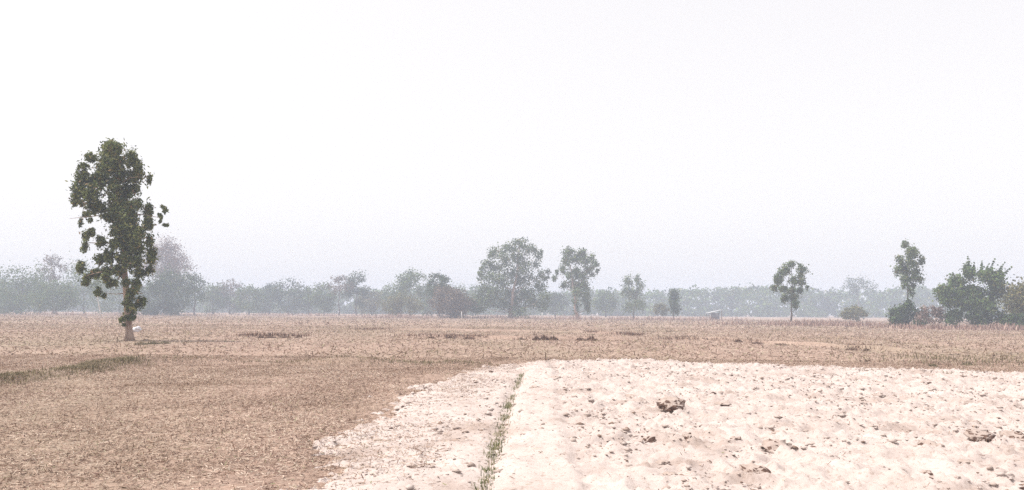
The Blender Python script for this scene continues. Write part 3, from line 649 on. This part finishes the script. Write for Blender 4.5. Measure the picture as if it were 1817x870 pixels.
for (x_, y_, w_, h_) in [(1285, 718, 14, 10), (1220, 794, 16, 8), (1305, 798, 20, 12), (1284, 735, 30, 9), (1650, 812, 34, 10), (1175, 838, 26, 10), (1257, 840, 12, 9), (1572, 764, 12, 7), (1715, 842, 26, 10), (1645, 862, 22, 14), (1622, 866, 14, 9), (1384, 788, 24, 7),
                         (1190, 862, 24, 10), (1460, 745, 18, 7), (1120, 716, 18, 7), (1800, 848, 30, 12), (1730, 760, 20, 7), (985, 680, 18, 5), (950, 702, 18, 4), (730, 838, 16, 5), (1560, 715, 20, 6), (1440, 720, 16, 6), (1650, 740, 18, 6)]:
    clod(x_, y_, w_, h_, 'small brown soil clod on the pale ploughed soil', RNG.uniform(.4, .9), RNG.uniform(-.5, .5), RNG.uniform(.1, .5))
# a tuft of dead grass among the clods
tuft(1590, 843, 44, 18, RUST, 'frayed brown tuft of dead grass among the clods', None, 150)
tuft(1590, 846, 8, 6, RUST, 'tiny stub of dead grass at the foot of the frayed tuft', None, 30)

# stake, posts, bag, hut
p = gpt(968, 642); mb = MB(); q = np.array([[0, 0, -.12], [.004, 0, .1], [.002, .005, .22], [-.006, .004, .31]]); mb.tube(q, [.024, .022, .02, .012], 7, .12)
mb.tube([[0, 0, .2], [.03, 0, .24], [.045, .01, .27]], [.01, .008, .004], 5)
o = mb.build('wooden_stake', WOOD, None); o.location = (p[0], p[1], float(surf(*p))); tag(o, 'short dark wooden stake stuck where pale soil meets stubble', 'stake')
for (x_, d_, h_, lab) in [(819, 172, 1.5, 'white concrete post before the low dark bush'), (962, 176, 1.4, 'white concrete post before the broad eucalyptus')]:
    p = at(x_, 553, d_); mb = MB(); mb.box((0, 0, h_ / 2 - .1), (.16, .16, h_ + .2)); mb.box((0, 0, h_ + .03), (.22, .22, .06)); o = mb.build('concrete_post', WHITE); o.location = (p[0], d_, 0); tag(o, lab, 'post')
p = gpt(241, 590); v = IV * (1 + .22 * RNG.normal(0, 1, (len(IV), 1)).clip(-1.5, 1.5)); v = v * np.array([.34, .2, .16]); v[:, 2] -= v[:, 2].min()
v[:, 2] += .10 * np.exp(-((v[:, 0] - .18) / .1) ** 2) * (v[:, 2] > .12)
o = mesh('plastic_bag', v, 3, IF, BAG); o.location = (p[0], p[1], float(gz(*p))); tag(o, 'crumpled white bag lying behind the lone eucalyptus trunk', 'bag')

hd = 205.0; p = at(1267, 560, hd); hut = tag(empty('field_hut', (p[0], hd, 0)), 'low open field hut with a sloping pale roof before the far wood', 'hut')
mb = MB(); mb.box((0, 0, 2.0), (3.9, 2.8, .08), 0, -.22); mb.build('roof', ROOF, hut)
for sx in (-1.6, 1.6):
    for sy in (-1.2, 1.2):
        h = 1.93 + sx * .2236; mb = MB(); mb.box((sx, sy, h / 2 - .1), (.14, .14, h + .1)); mb.build('post', WOOD, hut)
mb = MB(); mb.box((.5, 1.05, .8), (2.1, .08, 1.6)); mb.build('wall', WALL, hut)
mb = MB(); mb.box((0, 0, .5), (3.0, 2.2, .08)); mb.build('platform', WOOD, hut)

# ------------------------------------------------------------------ haze
mb = MB(); mb.box((0, 600, 10.0), (3100, 1900, 23.0)); hz = mb.build('haze', [])
m = bpy.data.materials.new('haze_air'); m.use_nodes = True; n = m.node_tree.nodes; n.clear()
out = n.new('ShaderNodeOutputMaterial'); pv = n.new('ShaderNodeVolumePrincipled')
pv.inputs['Color'].default_value = (.73, .83, 1.0, 1); pv.inputs['Density'].default_value = .0018; pv.inputs['Anisotropy'].default_value = .0
m.node_tree.links.new(pv.outputs[0], out.inputs['Volume']); hz.data.materials.append(m)
tag(hz, 'pale dry-season haze over the whole field', kind='stuff')
